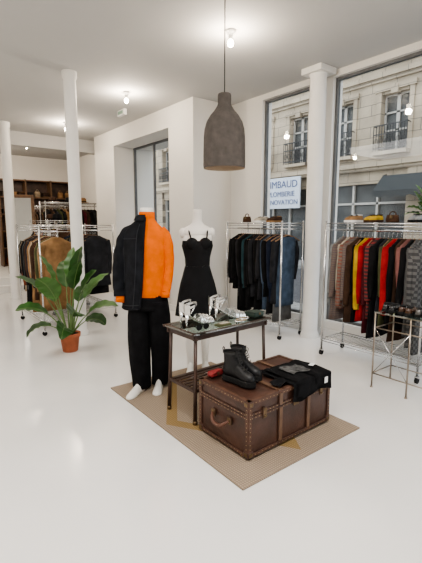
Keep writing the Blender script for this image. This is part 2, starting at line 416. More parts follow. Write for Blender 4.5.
def garment(b, x, z0, L, w, m, kind='top'):
    b.tube([(x, 0, z0+.05), (x, .015, z0+.065), (x, .012, z0+.085), (x, -.01, z0+.09), (x, -.016, z0+.075)], .0025, M_chrome, seg=5)
    b.tube([(x, 0, z0+.05), (x, 0, z0)], .0025, M_chrome, seg=5)
    b.tube([(x, -w*.85, z0-.075), (x, -w*.4, z0-.02), (x, 0, z0+.005), (x, w*.4, z0-.02), (x, w*.85, z0-.075)], .008, M_lightbox, seg=6)
    ph = rnd.uniform(0, 6); dx = rnd.uniform(-.018, .018); th = rnd.uniform(.030, .048)
    L *= rnd.uniform(1.0, 1.24); w *= rnd.uniform(.9, 1.05)
    if kind == 'pants':
        b.loft([(x, 0, z0-.02, .012, w*.55), (x, 0, z0-.1, .022, w*.6), (x+dx, 0, z0-L*.5, .028, w*.66), (x+dx*2, 0, z0-L, .030, w*.72)], m, seg=20, fold=.06, nf=4, ph=ph, sub=3)
        return
    secs = [(x, 0, z0+.005, .020, w*.28), (x, 0, z0-.02, .024, w*.5), (x, 0, z0-.055, .03, w*.85), (x, 0, z0-.10, th, w*1.0),
            (x+dx, 0, z0-L*.35, th, w*.92), (x+dx, 0, z0-L*.65, th*1.05, w*.93), (x+dx*1.5, 0, z0-L, th*1.2, w*(1.0 if kind == 'top' else 1.15))]
    b.loft(secs, m, seg=30, fold=.09, nf=5, ph=ph, sub=3)
    if kind == 'top':
        for sg in (-1, 1):
            sl = rnd.uniform(.48, .66)
            b.tube([(x, sg*w*.86, z0-.08), (x+.01, sg*(w*1.04), z0-.2), (x+dx+.012, sg*(w*1.06), z0-.12-sl*.6), (x+2*dx+.008, sg*(w*.98), z0-.1-sl)], [.047, .045, .040, .036], m, seg=10, flat=.8, wr=.10, smoothpath=2)

def wire_shelf(b, Lx, Wy, z):
    for yy in (-Wy/2, Wy/2):
        b.tube([(0, yy, z), (Lx, yy, z)], .005, M_chrome, seg=6); b.tube([(0, yy, z-.03), (Lx, yy, z-.03)], .004, M_chrome, seg=6)
    for xx in (0, Lx):
        b.tube([(xx, -Wy/2, z), (xx, Wy/2, z)], .005, M_chrome, seg=6); b.tube([(xx, -Wy/2, z-.03), (xx, Wy/2, z-.03)], .004, M_chrome, seg=6)
    n = int(Lx/.035)
    for i in range(1, n): b.tube([(Lx*i/n, -Wy/2, z+.004), (Lx*i/n, Wy/2, z+.004)], .0022, M_chrome, seg=4)
    for k in (-.17, .17): b.tube([(0, k*Wy/.5, z-.004), (Lx, k*Wy/.5, z-.004)], .003, M_chrome, seg=5)

def rack(loc, rz, Lx, Wy, Ht, cols, zrod=None, zbase=0.0, name='clothing_rack'):
    b = B()
    for xx in (0, Lx):
        for yy in (-Wy/2, Wy/2):
            b.tube([(xx, yy, .07), (xx, yy, Ht)], .0125, M_chrome, seg=10)
            b.sph((xx, yy, Ht), (.014, .014, .008), M_chrome, 8, 4)
            b.tube([(xx-.012, yy, .032), (xx+.012, yy, .032)], .032, M_rubber, seg=16)
            b.box((xx, yy, .062), (.036, .03, .02), M_chrome)
    wire_shelf(b, Lx, Wy, .20); wire_shelf(b, Lx, Wy, Ht-.025)
    zr = zrod or Ht-.10
    b.tube([(0, 0, zr), (Lx, 0, zr)], .012, M_chrome, seg=10)
    for xx in (0, Lx):
        b.tube([(xx, -Wy/2, zr), (xx, Wy/2, zr)], .006, M_chrome, seg=6)
    b.done(name, (loc[0], loc[1], zbase), rz)
    g = B()
    n = len(cols)
    for i, spec in enumerate(cols):
        cname, kind, L, wd = spec
        x = .06+(Lx-.12)*(i+.5)/n
        garment(g, x, zr-.085, L, wd, C[cname], kind)
    g.done('hanging_clothes', (loc[0], loc[1], zbase), rz)

T = 'top'; P = 'pants'; D_ = 'dress'
rackD = [('black', T, .72, .21), ('black', T, .80, .2), ('black', P, .95, .2), ('charcoal', T, .75, .21), ('black', T, .85, .21), ('black', D_, .90, .19), ('teal', T, .72, .2), ('black', T, .9, .21),
         ('black', T, .8, .22), ('charcoal', T, .75, .21), ('black', D_, .92, .18), ('black', T, .7, .2), ('black', P, .95, .2), ('charcoal', T, .82, .21), ('denim', T, .85, .21), ('black', T, .8, .24), ('charcoal', P, .98, .26), ('navy', T, .8, .22),
         ('grey', P, .98, .26), ('charcoal', T, .9, .24), ('denim', P, .92, .28)]
rack((4.16, 4.66), -pi/2, 1.08, .42, 1.56, rackD)
rackE = [('lgrey', T, .68, .2), ('fair', T, .75, .22), ('cream', T, .62, .2), ('knit', T, .78, .22), ('fair', T, .72, .21), ('brown', T, .75, .21), ('black', T, .85, .2), ('yellow', T, .62, .20), ('red', T, .85, .22), ('wine', T, .85, .2), ('plaid', T, .8, .22), ('black', T, .85, .22), ('charcoal', D_, .90, .18),
         ('olive', T, .8, .21), ('red', T, .7, .21), ('black', T, .8, .2), ('brown', D_, .90, .19), ('pink', T, .65, .2), ('black', T, .85, .21), ('grey', T, .8, .2), ('check', T, .92, .23), ('check', T, .95, .23)]
rack((4.10, 2.86), -pi/2, 1.12, .42, 1.56, rackE)
rackA = [('camel', T, .80, .22), ('beige', T, .70, .22), ('olive', T, .75, .22), ('camel', T, .85, .22), ('black', T, .8, .22), ('rust', T, .7, .22), ('brown', T, .75, .22), ('charcoal', T, .8, .22), ('beige', T, .7, .22), ('camel', T, .9, .23), ('black', T, .8, .22), ('olive', T, .8, .22), ('navy', T, .8, .22),
         ('brown', T, .7, .22), ('black', T, .85, .22), ('black', T, .7, .22), ('grey', T, .8, .22), ('black', T, .9, .22), ('rust', T, .7, .22), ('beige', T, .7, .22), ('black', T, .8, .22)]
rack((1.80, 5.70), pi/2, 1.2, .5, 1.52, rackA)
rackB = [(c, T, .8, .22) for c in ('charcoal', 'black', 'navy', 'brown', 'black', 'wine', 'beige', 'black', 'charcoal', 'grey', 'black', 'olive', 'black', 'navy', 'black', 'black')]
rack((2.56, 6.15), pi/2, 1.2, .5, 1.52, rackB)
rackC = [(c, T, .95, .23) for c in ('black', 'brown', 'charcoal', 'olive', 'black', 'camel', 'brown', 'black', 'navy', 'black', 'wine', 'brown', 'black', 'charcoal', 'black')]
rack((2.95, 10.4), 0, 1.4, .45, 1.75, rackC, zbase=.30)
rackF = [(c, T, .9, .24) for c in ('brown', 'rust', 'camel', 'brown', 'black', 'brown', 'olive', 'brown', 'camel', 'black', 'brown', 'black')]
rack((2.75, 11.7), 0, 1.1, .45, 1.7, rackF, zbase=.30)
rackG = [(c, T, .85, .23) for c in ('brown', 'black', 'camel', 'olive', 'black', 'rust', 'charcoal', 'brown', 'beige', 'black', 'brown', 'black', 'camel', 'charcoal')]
rack((2.55, 7.85), pi/2, 1.2, .5, 1.6, rackG)

b = B()
for xx in (-.3, .3): b.box((xx, 0, .95), (.07, .05, 1.9), M_wood, bevel=.008)
for zz in (.035, 1.865): b.box((0, 0, zz), (.53, .05, .07), M_wood, bevel=.008)
b.box((0, 0, .95), (.53, .01, 1.76), mat('mirror_silver', (.5, .5, .48), .05, metal=1, var=.02))
for xx in (-.3, .3): b.tube([(xx, .05, 1.3), (xx, .28, .02)], .015, M_wood)
b.done('standing_mirror', (2.50, 10.7, .30), math.radians(-25))

# dark shelving at the back wall with bags and boxes
b = B(); SW, SH, SD = 2.1, 2.45, .36
b.box((SW/2, SD-.01, SH/2), (SW, .02, SH), M_darkwood)
for i in range(4): b.box((SW*i/3, SD/2, SH/2), (.04, SD, SH), M_wood, bevel=.004)
for i in range(6): b.box((SW/2, SD/2, .03+i*(SH-.06)/5), (SW, SD, .035), M_wood, bevel=.004)
r2 = random.Random(5)
for i in range(5):
    z = .05+i*(SH-.06)/5
    for j in range(9):
        x = .16+j*.222
        k = r2.choice(['box', 'bag', 'fold', 'none', 'bag'])
        m = C[r2.choice(['brown', 'black', 'camel', 'charcoal', 'rust', 'beige', 'olive', 'beige'])]
        if k == 'box': b.box((x, .18, z+.07), (.16, .24, .14), m, bevel=.006)
        elif k == 'bag':
            b.loft([(x, .18, z, .085, .06), (x, .18, z+.12, .08, .05), (x, .18, z+.17, .065, .03)], m, seg=16, sq=.6)
            b.tube([(x-.05, .18, z+.16), (x, .18, z+.25), (x+.05, .18, z+.16)], .007, m, seg=6, smoothpath=2)
        elif k == 'fold':
            for q in range(4): b.box((x, .18, z+.02+q*.037), (.17, .24, .032), C[r2.choice(['brown', 'black', 'grey', 'camel'])], bevel=.01)
b.done('storage_shelf', (2.45, 12.6, .305))

# shoes ---------------------------------------------------------------
def shoe(b, x, y, z, yaw, mu, ms, L=.27, kind='low', sole=.022, scale=1.0):
    old = b.M
    b.M = old @ Matrix.Translation((x, y, z)) @ Matrix.Rotation(yaw, 4, 'Z') @ Matrix.Scale(scale, 4)
    ss = [0, .03, .12, .3, .5, .7, .85, .95, 1.0]
    W = [.018, .030, .038, .036, .040, .048, .046, .032, .012]
    off = [0, 0, 0, -.002, 0, .004, .006, .006, .004]
    if kind == 'boot': Hh = [.05, .11, .12, .12, .105, .07, .058, .045, .02]
    else: Hh = [.03, .065, .068, .06, .062, .05, .042, .034, .015]
    def ring(i, k, z0, h):
        y = ss[i]*L
        return [(off[i]+W[i]*k*math.cos(t), y, z0+h*max(0, math.sin(t))**.8 if math.sin(t) > 0 else z0) for t in [2*pi*j/18 for j in range(18)]]
    b.rings([ring(i, 1.0, sole, Hh[i]) for i in range(len(ss))], mu, True)
    pts = [(off[i]+W[i]*1.12, ss[i]*L*1.02-.003) for i in range(9)]+[(off[i]-W[i]*1.12, ss[i]*L*1.02-.003) for i in reversed(range(9))]
    b.rings([[(p[0]*.97, p[1], 0) for p in pts], [(p[0], p[1], .006) for p in pts], [(p[0], p[1], sole) for p in pts], [(p[0]*.95, p[1], sole+.005) for p in pts]], ms, True, False)
    if kind == 'boot':
        b.box((0, .05, sole*.5-.001), (.078, .09, sole), ms, bevel=.004)
        b.loft([(0, .075, sole+.06, .042, .075), (0, .07, sole+.10, .042, .068), (0, .062, sole+.14, .043, .060), (0, .06, sole+.165, .046, .060), (0, .06, sole+.185, .049, .063)], mu, seg=22, cap=False, sub=2)
        b.loft([(0, .06, sole+.188, .052, .066), (0, .06, sole+.176, .053, .067)], M_lace, seg=22, cap=False)
        b.loft([(0, .06, sole+.170, .043, .057), (0, .06, sole+.169, .001, .001)], M_rubber, seg=22, cap=False)
        b.box((0, .118, sole+.17), (.05, .008, .06), mu, rx=-.1, bevel=.003)
        for k in range(8):
            t = k/7; yy = .185-.062*t+(0 if t < .5 else .003); zz = sole+.068+.105*t
            if t < .35: yy = .20-.10*t*1.9; zz = sole+.07+.05*t*1.6
            hw = .020
            b.tube([(-hw, yy-.005, zz), (0, yy+.006, zz+.006), (hw, yy-.005, zz+.012)], .0028, M_lace, seg=5)
            b.tube([(hw, yy-.005, zz), (0, yy+.007, zz+.006), (-hw, yy-.005, zz+.012)], .0028, M_lace, seg=5)
        b.tube([(0, .122, sole+.18), (.03, .14, sole+.19), (.035, .13, sole+.15), (.01, .125, sole+.17)], .0025, M_lace, seg=5, smoothpath=1)
        b.tube([(0, .122, sole+.18), (-.03, .14, sole+.185), (-.034, .13, sole+.145), (-.01, .125, sole+.17)], .0025, M_lace, seg=5, smoothpath=1)
        b.tube([(0, -.004, sole+.17), (0, -.02, sole+.195), (0, -.006, sole+.215), (0, .004, sole+.18)], .004, M_lace, seg=5, smoothpath=1)
    else:
        b.loft([(0, .055, sole+.06, .030, .052), (0, .052, sole+.072, .030, .052)], ms, seg=18, cap=True)
        for k in range(4): b.tube([(-.018, .12+.016*k, sole+.063-.003*k), (0, .12+.016*k, sole+.07-.003*k), (.018, .12+.016*k, sole+.063-.003*k)], .0025, M_lace, seg=5)
    b.M = old

ZS = 1.548
def pair(x, y, z, mu, ms, yaw=1.75, nm='sneakers'):
    b = B(); shoe(b, 0, -.05, 0, yaw-.08, mu, ms, scale=.9); shoe(b, .02, .05, 0, yaw+.08, mu, ms, scale=.9); b.done(nm, (x, y, z))
pair(4.28, 4.2, ZS, C['cream'], M_label); pair(4.28, 3.95, ZS, C['brown'], C['camel'])
pair(4.22, 2.68, ZS, C['camel'], M_label); pair(4.22, 2.44, ZS, C['yellow'], C['brown']); pair(4.22, 1.96, ZS, C['lgrey'], C['black'])
def handbag(x, y, z, m, rz, s=1):
    b = B(); b.loft([(0, 0, 0, .14*s, .055*s), (0, 0, .08*s, .135*s, .05*s), (0, 0, .15*s, .12*s, .03*s)], m, seg=28, sq=.6, sub=2)
    b.tube([(-.07*s, 0, .145*s), (-.06*s, 0, .2*s), (0, 0, .225*s), (.06*s, 0, .2*s), (.07*s, 0, .145*s)], .006, m, seg=8, smoothpath=1)
    b.box((0, -.045*s, .11*s), (.03, .02, .03), M_brass)
    b.done('handbag', (x, y, z), rz)
handbag(4.10, 2.20, ZS, C['brown'], -1.57, .5); handbag(4.14, 4.44, ZS, C['brown'], -1.57, .55)
def hat(x, y, z, m):
    b = B(); b.lathe([(.001, .12), (.06, .118), (.085, .09), (.092, .02), (.095, .008), (.15, .002), (.16, .006), (.15, -.0), (.001, 0)], m, seg=28)
    b.lathe([(.0935, .015), (.094, .035)], M_black, seg=28)
    b.done('felt_hat', (x, y, z))
hat(3.2, 10.4, 2.045, C['brown']); hat(3.6, 10.4, 2.045, C['black']); hat(3.95, 10.4, 2.045, C['camel'])
hat(2.56, 8.1, 1.59, C['black']); hat(2.56, 8.5, 1.59, C['brown'])

# display stand with shoes at right
b = B()
Lx, Ly, Ht = .34, .66, .72
for xx in (0, Lx):
    for yy in (0, -Ly/2, -Ly):
        b.tube([(xx, yy, 0), (xx, yy, Ht)], .008, M_rodbrown, seg=8)
        b.lathe([(.014, 0), (.014, .01), (.008, .012)], M_rodbrown, (xx, yy, 0), 10, True)
for z in (.14, Ht-.14, Ht):
    for yy in (0, -Ly): b.tube([(0, yy, z), (Lx, yy, z)], .006, M_rodbrown, seg=6)
    for xx in (0, Lx): b.tube([(xx, 0, z), (xx, -Ly, z)], .006, M_rodbrown, seg=6)
b.tube([(0, 0, .14), (0, -Ly/2, Ht-.14)], .004, M_chrome, seg=6); b.tube([(0, -Ly/2, .14), (0, 0, Ht-.14)], .004, M_chrome, seg=6)
b.box((Lx/2, -Ly/2, Ht+.008), (Lx+.02, Ly+.02, .012), M_tglass)
b.done('display_table', (3.47, 1.965, 0))
M_shine = mat('polished_brown_leather', (.07, .035, .022), .25, var=.3, coat=.4)
M_shine2 = mat('polished_black_leather', (.02, .02, .022), .2, var=.3, coat=.5)
M_shine3 = mat('pewter_leather', (.16, .155, .15), .3, metal=.5, var=.3)
for i, (yy, mu) in enumerate(((1.88, M_shine2), (1.73, M_shine), (1.58, M_shine3), (1.43, M_shine2))):
    b = B(); shoe(b, -.0, -.036, 0, -1.5, mu, M_rubber, sole=.022, scale=.82); shoe(b, .02, .036, 0, -1.6, mu, M_rubber, sole=.022, scale=.82)
    b.done('leather_shoes', (3.51, yy, Ht+.0145))

# ------------------------------------------------------------------ rug
b = B(); b.box((0, 0, .006), (1.19, 1.86, .012), M_rug, bevel=.004)
b.done('area_rug', (2.085, 2.52, 0), math.radians(-.5))
RZ = .0125

# ------------------------------------------------------------------ trunk
b = B(); Lx, Ly, Hh = .86, .52, .405; zl = .30
b.box((Lx/2, Ly/2, .02+(zl-.02)/2), (Lx-.012, Ly-.012, zl-.02), M_trunk, bevel=.006)
b.box((Lx/2, Ly/2, zl+.004+(Hh-zl-.008)/2), (Lx-.012, Ly-.012, Hh-zl-.008), M_trunk, bevel=.012)
e = .028; t = .005
for (z0, z1) in ((.018, .018+e), (zl-.020, zl-.002), (zl+.002, zl+.020), (Hh-e, Hh)):
    for y in (0, Ly): b.bx(0, Lx, y-t+.003, y+t-.003, z0, z1, M_trunkedge, bevel=.002)
    for x in (0, Lx): b.bx(x-t+.003, x+t-.003, 0, Ly, z0, z1, M_trunkedge, bevel=.002)
for x in (0, Lx):
    for y in (0, Ly):
        sx = 1 if x == 0 else -1; sy = 1 if y == 0 else -1
        b.box((x+sx*e/2, y, (Hh+.018)/2), (e, .007, Hh-.02), M_trunkedge); b.box((x, y+sy*e/2, (Hh+.018)/2), (.007, e, Hh-.02), M_trunkedge)
        for z in (.04, Hh-.022):
            b.box((x+sx*.019, y+sy*.019, z), (.050, .050, .046), M_brass, bevel=.010)
for y in (e/2, Ly-e/2): b.box((Lx/2, y, Hh), (Lx, e, .006), M_trunkedge)
for x in (e/2, Lx-e/2): b.box((x, Ly/2, Hh), (e, Ly, .006), M_trunkedge)
for x in (.30, .60):
    b.box((x, -.003, .17), (.036, .012, .25), M_slat, bevel=.004); b.box((x, -.003, .35), (.036, .012, .09), M_slat, bevel=.004)
    b.box((x, Ly/2, Hh+.004), (.036, Ly, .010), M_slat, bevel=.003)
for x in (.14, .74):
    b.box((x, -.008, zl), (.035, .010, .075), M_brass, bevel=.003); b.tube([(x-.012, -.016, zl-.02), (x+.012, -.016, zl-.02)], .006, M_brass, seg=8)
b.box((.45, -.010, zl-.005), (.06, .010, .06), M_brass, bevel=.004); b.tube([(.45, -.014, zl-.01), (.45, -.020, zl-.01)], .012, M_brass, seg=14)
for y in (.175, .345):
    b.box((-.008, y, .215), (.012, .04, .05), M_brass, bevel=.003)
b.tube([(-.014, .175, .215), (-.038, .19, .20), (-.050, .22, .175), (-.052, .26, .168), (-.050, .30, .175), (-.038, .33, .20), (-.014, .345, .215)], [.008, .011, .013, .014, .013, .011, .008], M_leather, seg=10, smoothpath=1)
def riv(p): b.sph(p, .0030, M_rivet, 6, 4)
n = 24
for i in range(n+1):
    x = .03+(Lx-.06)*i/n
    for z in (.032, zl-.011, zl+.011, Hh-.014): riv((x, -.003, z))
n = 14
for i in range(n+1):
    y = .03+(Ly-.06)*i/n
    for z in (.032, zl-.011, zl+.011, Hh-.014): riv((-.003, y, z))
for i in range(12):
    z = .05+.33*i/11
    riv((.014, -.004, z)); riv((-.004, .014, z)); riv((Lx-.014, -.004, z)); riv((-.004, Ly-.014, z))
for x in (.05, Lx-.05):
    for y in (.05, Ly-.05): b.lathe([(.02, 0), (.024, .012), (.02, .02)], M_brass, (x, y, 0), 12, True)
b.done('steamer_trunk', (1.69, 1.775, RZ), math.radians(.5))
TZ = RZ+Hh+.010

b = B(); shoe(b, 0, 0, 0, math.radians(-168), M_bootl, M_rubber, L=.28, kind='boot', sole=.038, scale=.95)
b.done('ankle_boot', (1.820, 2.17, TZ))
b = B(); shoe(b, 0, 0, 0, math.radians(-168), M_bootl, M_rubber, L=.28, kind='boot', sole=.038, scale=.95)
b.done('ankle_boot', (1.940, 2.23, TZ))

b = B()
def shirt(u, v, off=0.0, y1=.33, x0=.40, x1=.85, drop=.12):
    x = x0+(x1-x0)*v+.02*math.sin(5*u+1)*(1 if v > .5 else -1)*.5
    s = u*(y1+drop)
    wr = .004*math.sin(17*v+5*u)+.004*math.sin(9*u+23*v)
    if s < y1: y = y1-s-.018; z = .010+wr+off
    else: y = -.022-off-wr*.6; z = .006-(s-y1)-.018*math.sin(v*7)*(s-y1)/drop
    return (x, y, z)
b.sheet(lambda u, v: shirt(u, v), 40, 30, M_black)
b.sheet(lambda u, v: shirt(u, v, .010, .31, .44, .83, .09), 40, 30, M_black)
b.sheet(lambda u, v: (.29+.14*u, .0+.10*v+.05*u, .016+.006*math.sin(8*v+4*u)), 10, 10, M_black)
b.sheet(lambda u, v: (.52+.18*u, .07+.15*v+.02*math.sin(u*6), .0325+.004*math.sin(17*u)*math.sin(9*v)), 12, 12, M_print)
b.box((.785, .12, .034), (.05, .035, .003), M_label, rz=.3); b.box((.75, -.042, -.03), (.035, .003, .045), M_label)
b.done('folded_tshirt', (1.69, 1.775, TZ), math.radians(.5))
b = B(); b.box((0, 0, .02), (.12, .06, .04), M_red, bevel=.014); b.tube([(-.05, -.032, .03), (-.02, -.04, .05), (.03, -.038, .05), (.05, -.032, .03)], .005, M_red, seg=6)
b.box((0, -.032, .022), (.02, .004, .02), M_brass)
b.done('red_purse', (1.80, 2.25, TZ), .05)

# ------------------------------------------------------------------ side table
b = B(); Lx, Ly, Ht = .80, .38, .72
for x, sx in ((0.03, -1), (Lx-.03, 1)):
    for y, sy in ((0.03, -1), (Ly-.03, 1)):
        b.tube([(x+sx*.02, y+sy*.015, 0), (x, y, Ht-.03)], [.019, .017], M_darkwood, seg=4)
        b.lathe([(.017, 0), (.019, .015), (.017, .03)], M_brass, (x+sx*.02, y+sy*.015, 0), 10, True)
for y in (.02, Ly-.02): b.box((Lx/2, y, Ht-.035), (Lx, .022, .05), M_darkwood, bevel=.003)
for x in (.02, Lx-.02): b.box((x, Ly/2, Ht-.035), (.022, Ly, .05), M_darkwood, bevel=.003)
b.box((Lx/2, Ly/2, Ht-.004), (Lx+.04, Ly+.04, .012), M_tglass)
for y in (0, Ly): b.box((Lx/2, y, Ht-.006), (Lx+.05, .02, .018), M_darkwood, bevel=.004)
for x in (0, Lx): b.box((x, Ly/2, Ht-.006), (.02, Ly+.03, .018), M_darkwood, bevel=.004)
for y in (.03, Ly-.03): b.box((Lx/2, y, .26), (Lx-.03, .02, .026), M_darkwood, bevel=.003)
for x in (.02, Lx-.02): b.box((x, Ly/2, .26), (.02, Ly-.02, .026), M_darkwood, bevel=.003)
for i in range(6): b.box((Lx/2, .06+i*.052, .277), (Lx-.04, .03, .010), M_darkwood, bevel=.002)
b.done('side_table', (1.70, 2.37, RZ), math.radians(2))
TT = RZ+Ht+.004
def sandal(x, y, yaw, sc_=1.25, nm='silver_sandal'):
    b = B(); b.M = Matrix.Scale(sc_, 4)
    def zc(s): return .085*(1-min(1, s/.62))**1.3+.006
    def wd(s): return .020+.020*math.sin(min(1, s*1.05)*pi)*.5+.012*math.exp(-((s-.75)/.2)**2)
    b.rings([[(wd(s)*math.cos(a)*(.4 if s in (0, 1) else 1), .24*s, zc(s)+.005*math.sin(a)) for a in [2*pi*j/12 for j in range(12)]] for s in [i/14 for i in range(15)]], M_silver, True)
    b.tube([(0, .012, .085), (0, .004, .04), (0, .002, 0)], [.015, .007, .005], M_silver, seg=8)
    for s0, h in ((.60, .045), (.72, .04), (.84, .032)):
        b.sheet(lambda u, v: ((wd(s0)+.004)*math.cos(pi*v), .24*s0+.022*u, zc(s0)+h*math.sin(pi*v)), 2, 14, M_silver)
    b.sheet(lambda u, v: (.030*math.cos(pi*v*2), .045+.042*math.sin(pi*v*2), .13+.014*u+.012*math.sin(pi*2*v)), 2, 20, M_silver)
    b.sheet(lambda u, v: (.024*math.cos(pi*v+pi), .012-.014*math.sin(pi*v)+.0, .085+.06*u), 4, 10, M_silver)
    b.tube([(.022, .02, .09), (.03, .045, .13)], .004, M_silver, seg=5); b.tube([(-.022, .02, .09), (-.03, .045, .13)], .004, M_silver, seg=5)
    b.done(nm, (x, y, TT), yaw)
sandal(1.74, 2.54, math.radians(-80)); sandal(1.76, 2.65, math.radians(-84))
sandal(2.08, 2.60, math.radians(-96)); sandal(2.10, 2.71, math.radians(-98))
b = B()
for sx in (-1, 1):
    b.tube([(sx*.034+.026*math.cos(a*pi/6), 0, .028+.020*math.sin(a*pi/6)) for a in range(13)], .003, M_black2, seg=6)
    b.tube([(sx*.06, 0, .035), (sx*.064, .05, .034), (sx*.06, .09, .012)], .003, M_black2, seg=6)
    b.tube([(sx*.034, -.001, .028), (sx*.034, .001, .028)], .024, M_black2, seg=14)
b.tube([(-.01, 0, .033), (0, 0, .038), (.01, 0, .033)], .003, M_black2, seg=6)
b.done('sunglasses', (1.80, 2.405, TT), .05)
b = B(); b.box((0, 0, .02), (.12, .13, .04), M_green, bevel=.012); b.box((0, -.02, .042), (.12, .09, .006), M_green, bevel=.002); b.box((0, -.068, .03), (.02, .004, .02), M_brass)
b.done('clutch_bag', (2.45, 2.52, TT), 0.03)
b = B()
for i in range(3): b.tube([(.05*math.cos(a*pi/10)+i*.02, .035*math.sin(a*pi/10), .006+i*.008) for a in range(21)], .005, (M_silver, M_rivet, M_silver)[i], seg=6)
b.done('bangle_bracelets', (2.22, 2.45, TT))
b = B(); b.box((0, 0, .006), (.13, .07, .012), C['olive'], bevel=.003); b.box((.01, .0, .016), (.10, .05, .008), C['cream'], bevel=.003)
b.done('leather_wallet', (2.02, 2.43, TT), .05)

# ------------------------------------------------------------------ mannequin 1
def foot(b, x, y, yaw, m=M_manq, z=0):
    old = b.M; b.M = old @ Matrix.Translation((x, y, z)) @ Matrix.Rotation(yaw, 4, 'Z')
    ss = [-.06, -.04, 0, .05, .10, .15, .18, .20]
    W = [.015, .030, .036, .036, .042, .045, .036, .012]; Hh = [.04, .075, .10, .085, .06, .038, .026, .012]
    b.rings([[(W[i]*math.cos(t), -ss[i], Hh[i]*max(0, math.sin(t))) for t in [2*pi*j/16 for j in range(16)]] for i in range(8)], m, True)
    b.M = old
b = B()
b.loft([(0, 0, 1.53, .062, .062), (0, .005, 1.57, .055, .057), (0, .0, 1.62, .055, .057), (0, -.003, 1.655, .056, .058), (0, -.003, 1.662, .047, .049)], M_manq, seg=24)
b.loft([(0, 0, .86, .145, .11), (0, 0, .88, .165, .125), (0, 0, 1.0, .158, .125), (0, 0, 1.15, .155, .127), (0, 0, 1.3, .163, .130), (0, 0, 1.38, .172, .125), (0, .0, 1.44, .165, .112), (0, 0, 1.49, .135, .092), (0, 0, 1.535, .090, .078), (0, 0, 1.56, .070, .070), (0, 0, 1.61, .064, .065)], M_orange, seg=36, fold=.014, nf=5, ph=1, sub=3, cap=True)
b.lathe([(.064, 1.55), (.069, 1.565), (.068, 1.622), (.063, 1.626), (.056, 1.61)], M_orange, seg=28)
b.tube([(.110, 0, 1.465), (.155, .01, 1.415), (.182, .02, 1.30), (.186, .02, 1.14), (.178, -.02, 1.00), (.168, -.05, .92)], [.052, .060, .053, .048, .044, .040], M_orange, seg=22, wr=.022, smoothpath=3)
b.tube([(.168, -.05, .925), (.166, -.058, .875)], [.041, .039], M_orange, seg=18)
b.tube([(-.240, -.05, .90), (-.244, -.07, .825)], [.044, .041], M_orange, seg=18)
b.loft([(0, 0, .98, .15, .115), (0, 0, .90, .165, .122), (0, 0, .82, .178, .13), (0, 0, .76, .180, .128)], M_black, seg=32, fold=.01, nf=5, sub=2)
for sx, yy in ((-1, -.02), (1, .09)):
    b.loft([(sx*.080, 0, .84, .095, .120), (sx*.088, yy*.3, .70, .102, .125), (sx*.093, yy*.5, .50, .100, .118), (sx*.090, yy*.8, .28, .092, .110), (sx*.080, yy, .12, .084, .105), (sx*.074, yy, .03, .080, .10)], M_black, seg=28, fold=.06, nf=4, ph=sx*2, sub=4)
    foot(b, sx*.076, yy-.06, sx*.2-.1)
a0, a1 = math.radians(-84), math.radians(-262)
js = [(1.575, .082, .082), (1.545, .110, .100), (1.51, .155, .118), (1.45, .200, .138), (1.36, .212, .150), (1.2, .208, .155), (1.05, .212, .16), (.92, .222, .165), (.84, .228, .168), (.78, .232, .168)]
def jk(u, v, k=1.0):
    f = u*(len(js)-1); i = min(int(f), len(js)-2); t = f-i
    z, rx, ry = [js[i][q]*(1-t)+js[i+1][q]*t for q in range(3)]
    a = a0+(a1-a0)*v - .22*u*(1-v)+.06*u*math.sin(5*u)*(1-v)
    w = k*(1+.028*u*math.sin(7*a+4*u)+.016*math.sin(5*a+9*u))
    return (rx*math.cos(a)*w, ry*math.sin(a)*w, z+.01*math.sin(a*3)*u)
b.sheet(lambda u, v: jk(u, v), 44, 44, M_denimblack)
b.sheet(lambda u, v: jk(u, v, .965), 44, 44, M_denimblack)
b.tube([jk(i/20, 0) for i in range(21)], .008, M_denimblack, seg=6)
b.tube([jk(i/20, .10, 1.012) for i in range(4, 21)], .003, M_seam, seg=6)
b.tube([jk(i/20, .42, 1.010) for i in range(9, 21)], .003, M_seam, seg=6)
b.tube([jk(.40, i/20, 1.012) for i in range(2, 14)], .003, M_seam, seg=6)
b.tube([jk(1, i/20) for i in range(21)], .010, M_denimblack, seg=6)
b.tube([jk(.94, i/20, 1.01) for i in range(21)], .003, M_seam, seg=6)
b.sheet(lambda u, v: ((.076+.040*u)*math.cos(a0+(a1-a0)*v), (.076+.045*u)*math.sin(a0+(a1-a0)*v), 1.60-.05*u*u), 6, 24, M_denimblack)
b.sheet(lambda u, v: ((.071+.008*u)*math.cos(a0+(a1-a0)*v), (.071+.008*u)*math.sin(a0+(a1-a0)*v), 1.560+.042*u), 2, 24, M_denimblack)
b.tube([(-.120, 0, 1.465), (-.180, .01, 1.435), (-.230, .02, 1.32), (-.262, .025, 1.15), (-.266, -.01, 1.00), (-.246, -.05, .885)], [.055, .072, .074, .070, .062, .055], M_denimblack, seg=22, wr=.035, smoothpath=3)
b.tube([(-.247, -.047, .915), (-.245, -.055, .878)], [.060, .058], M_denimblack, seg=20)
b.done('male_mannequin', (1.79, 3.21, RZ), YAW+math.radians(-6))

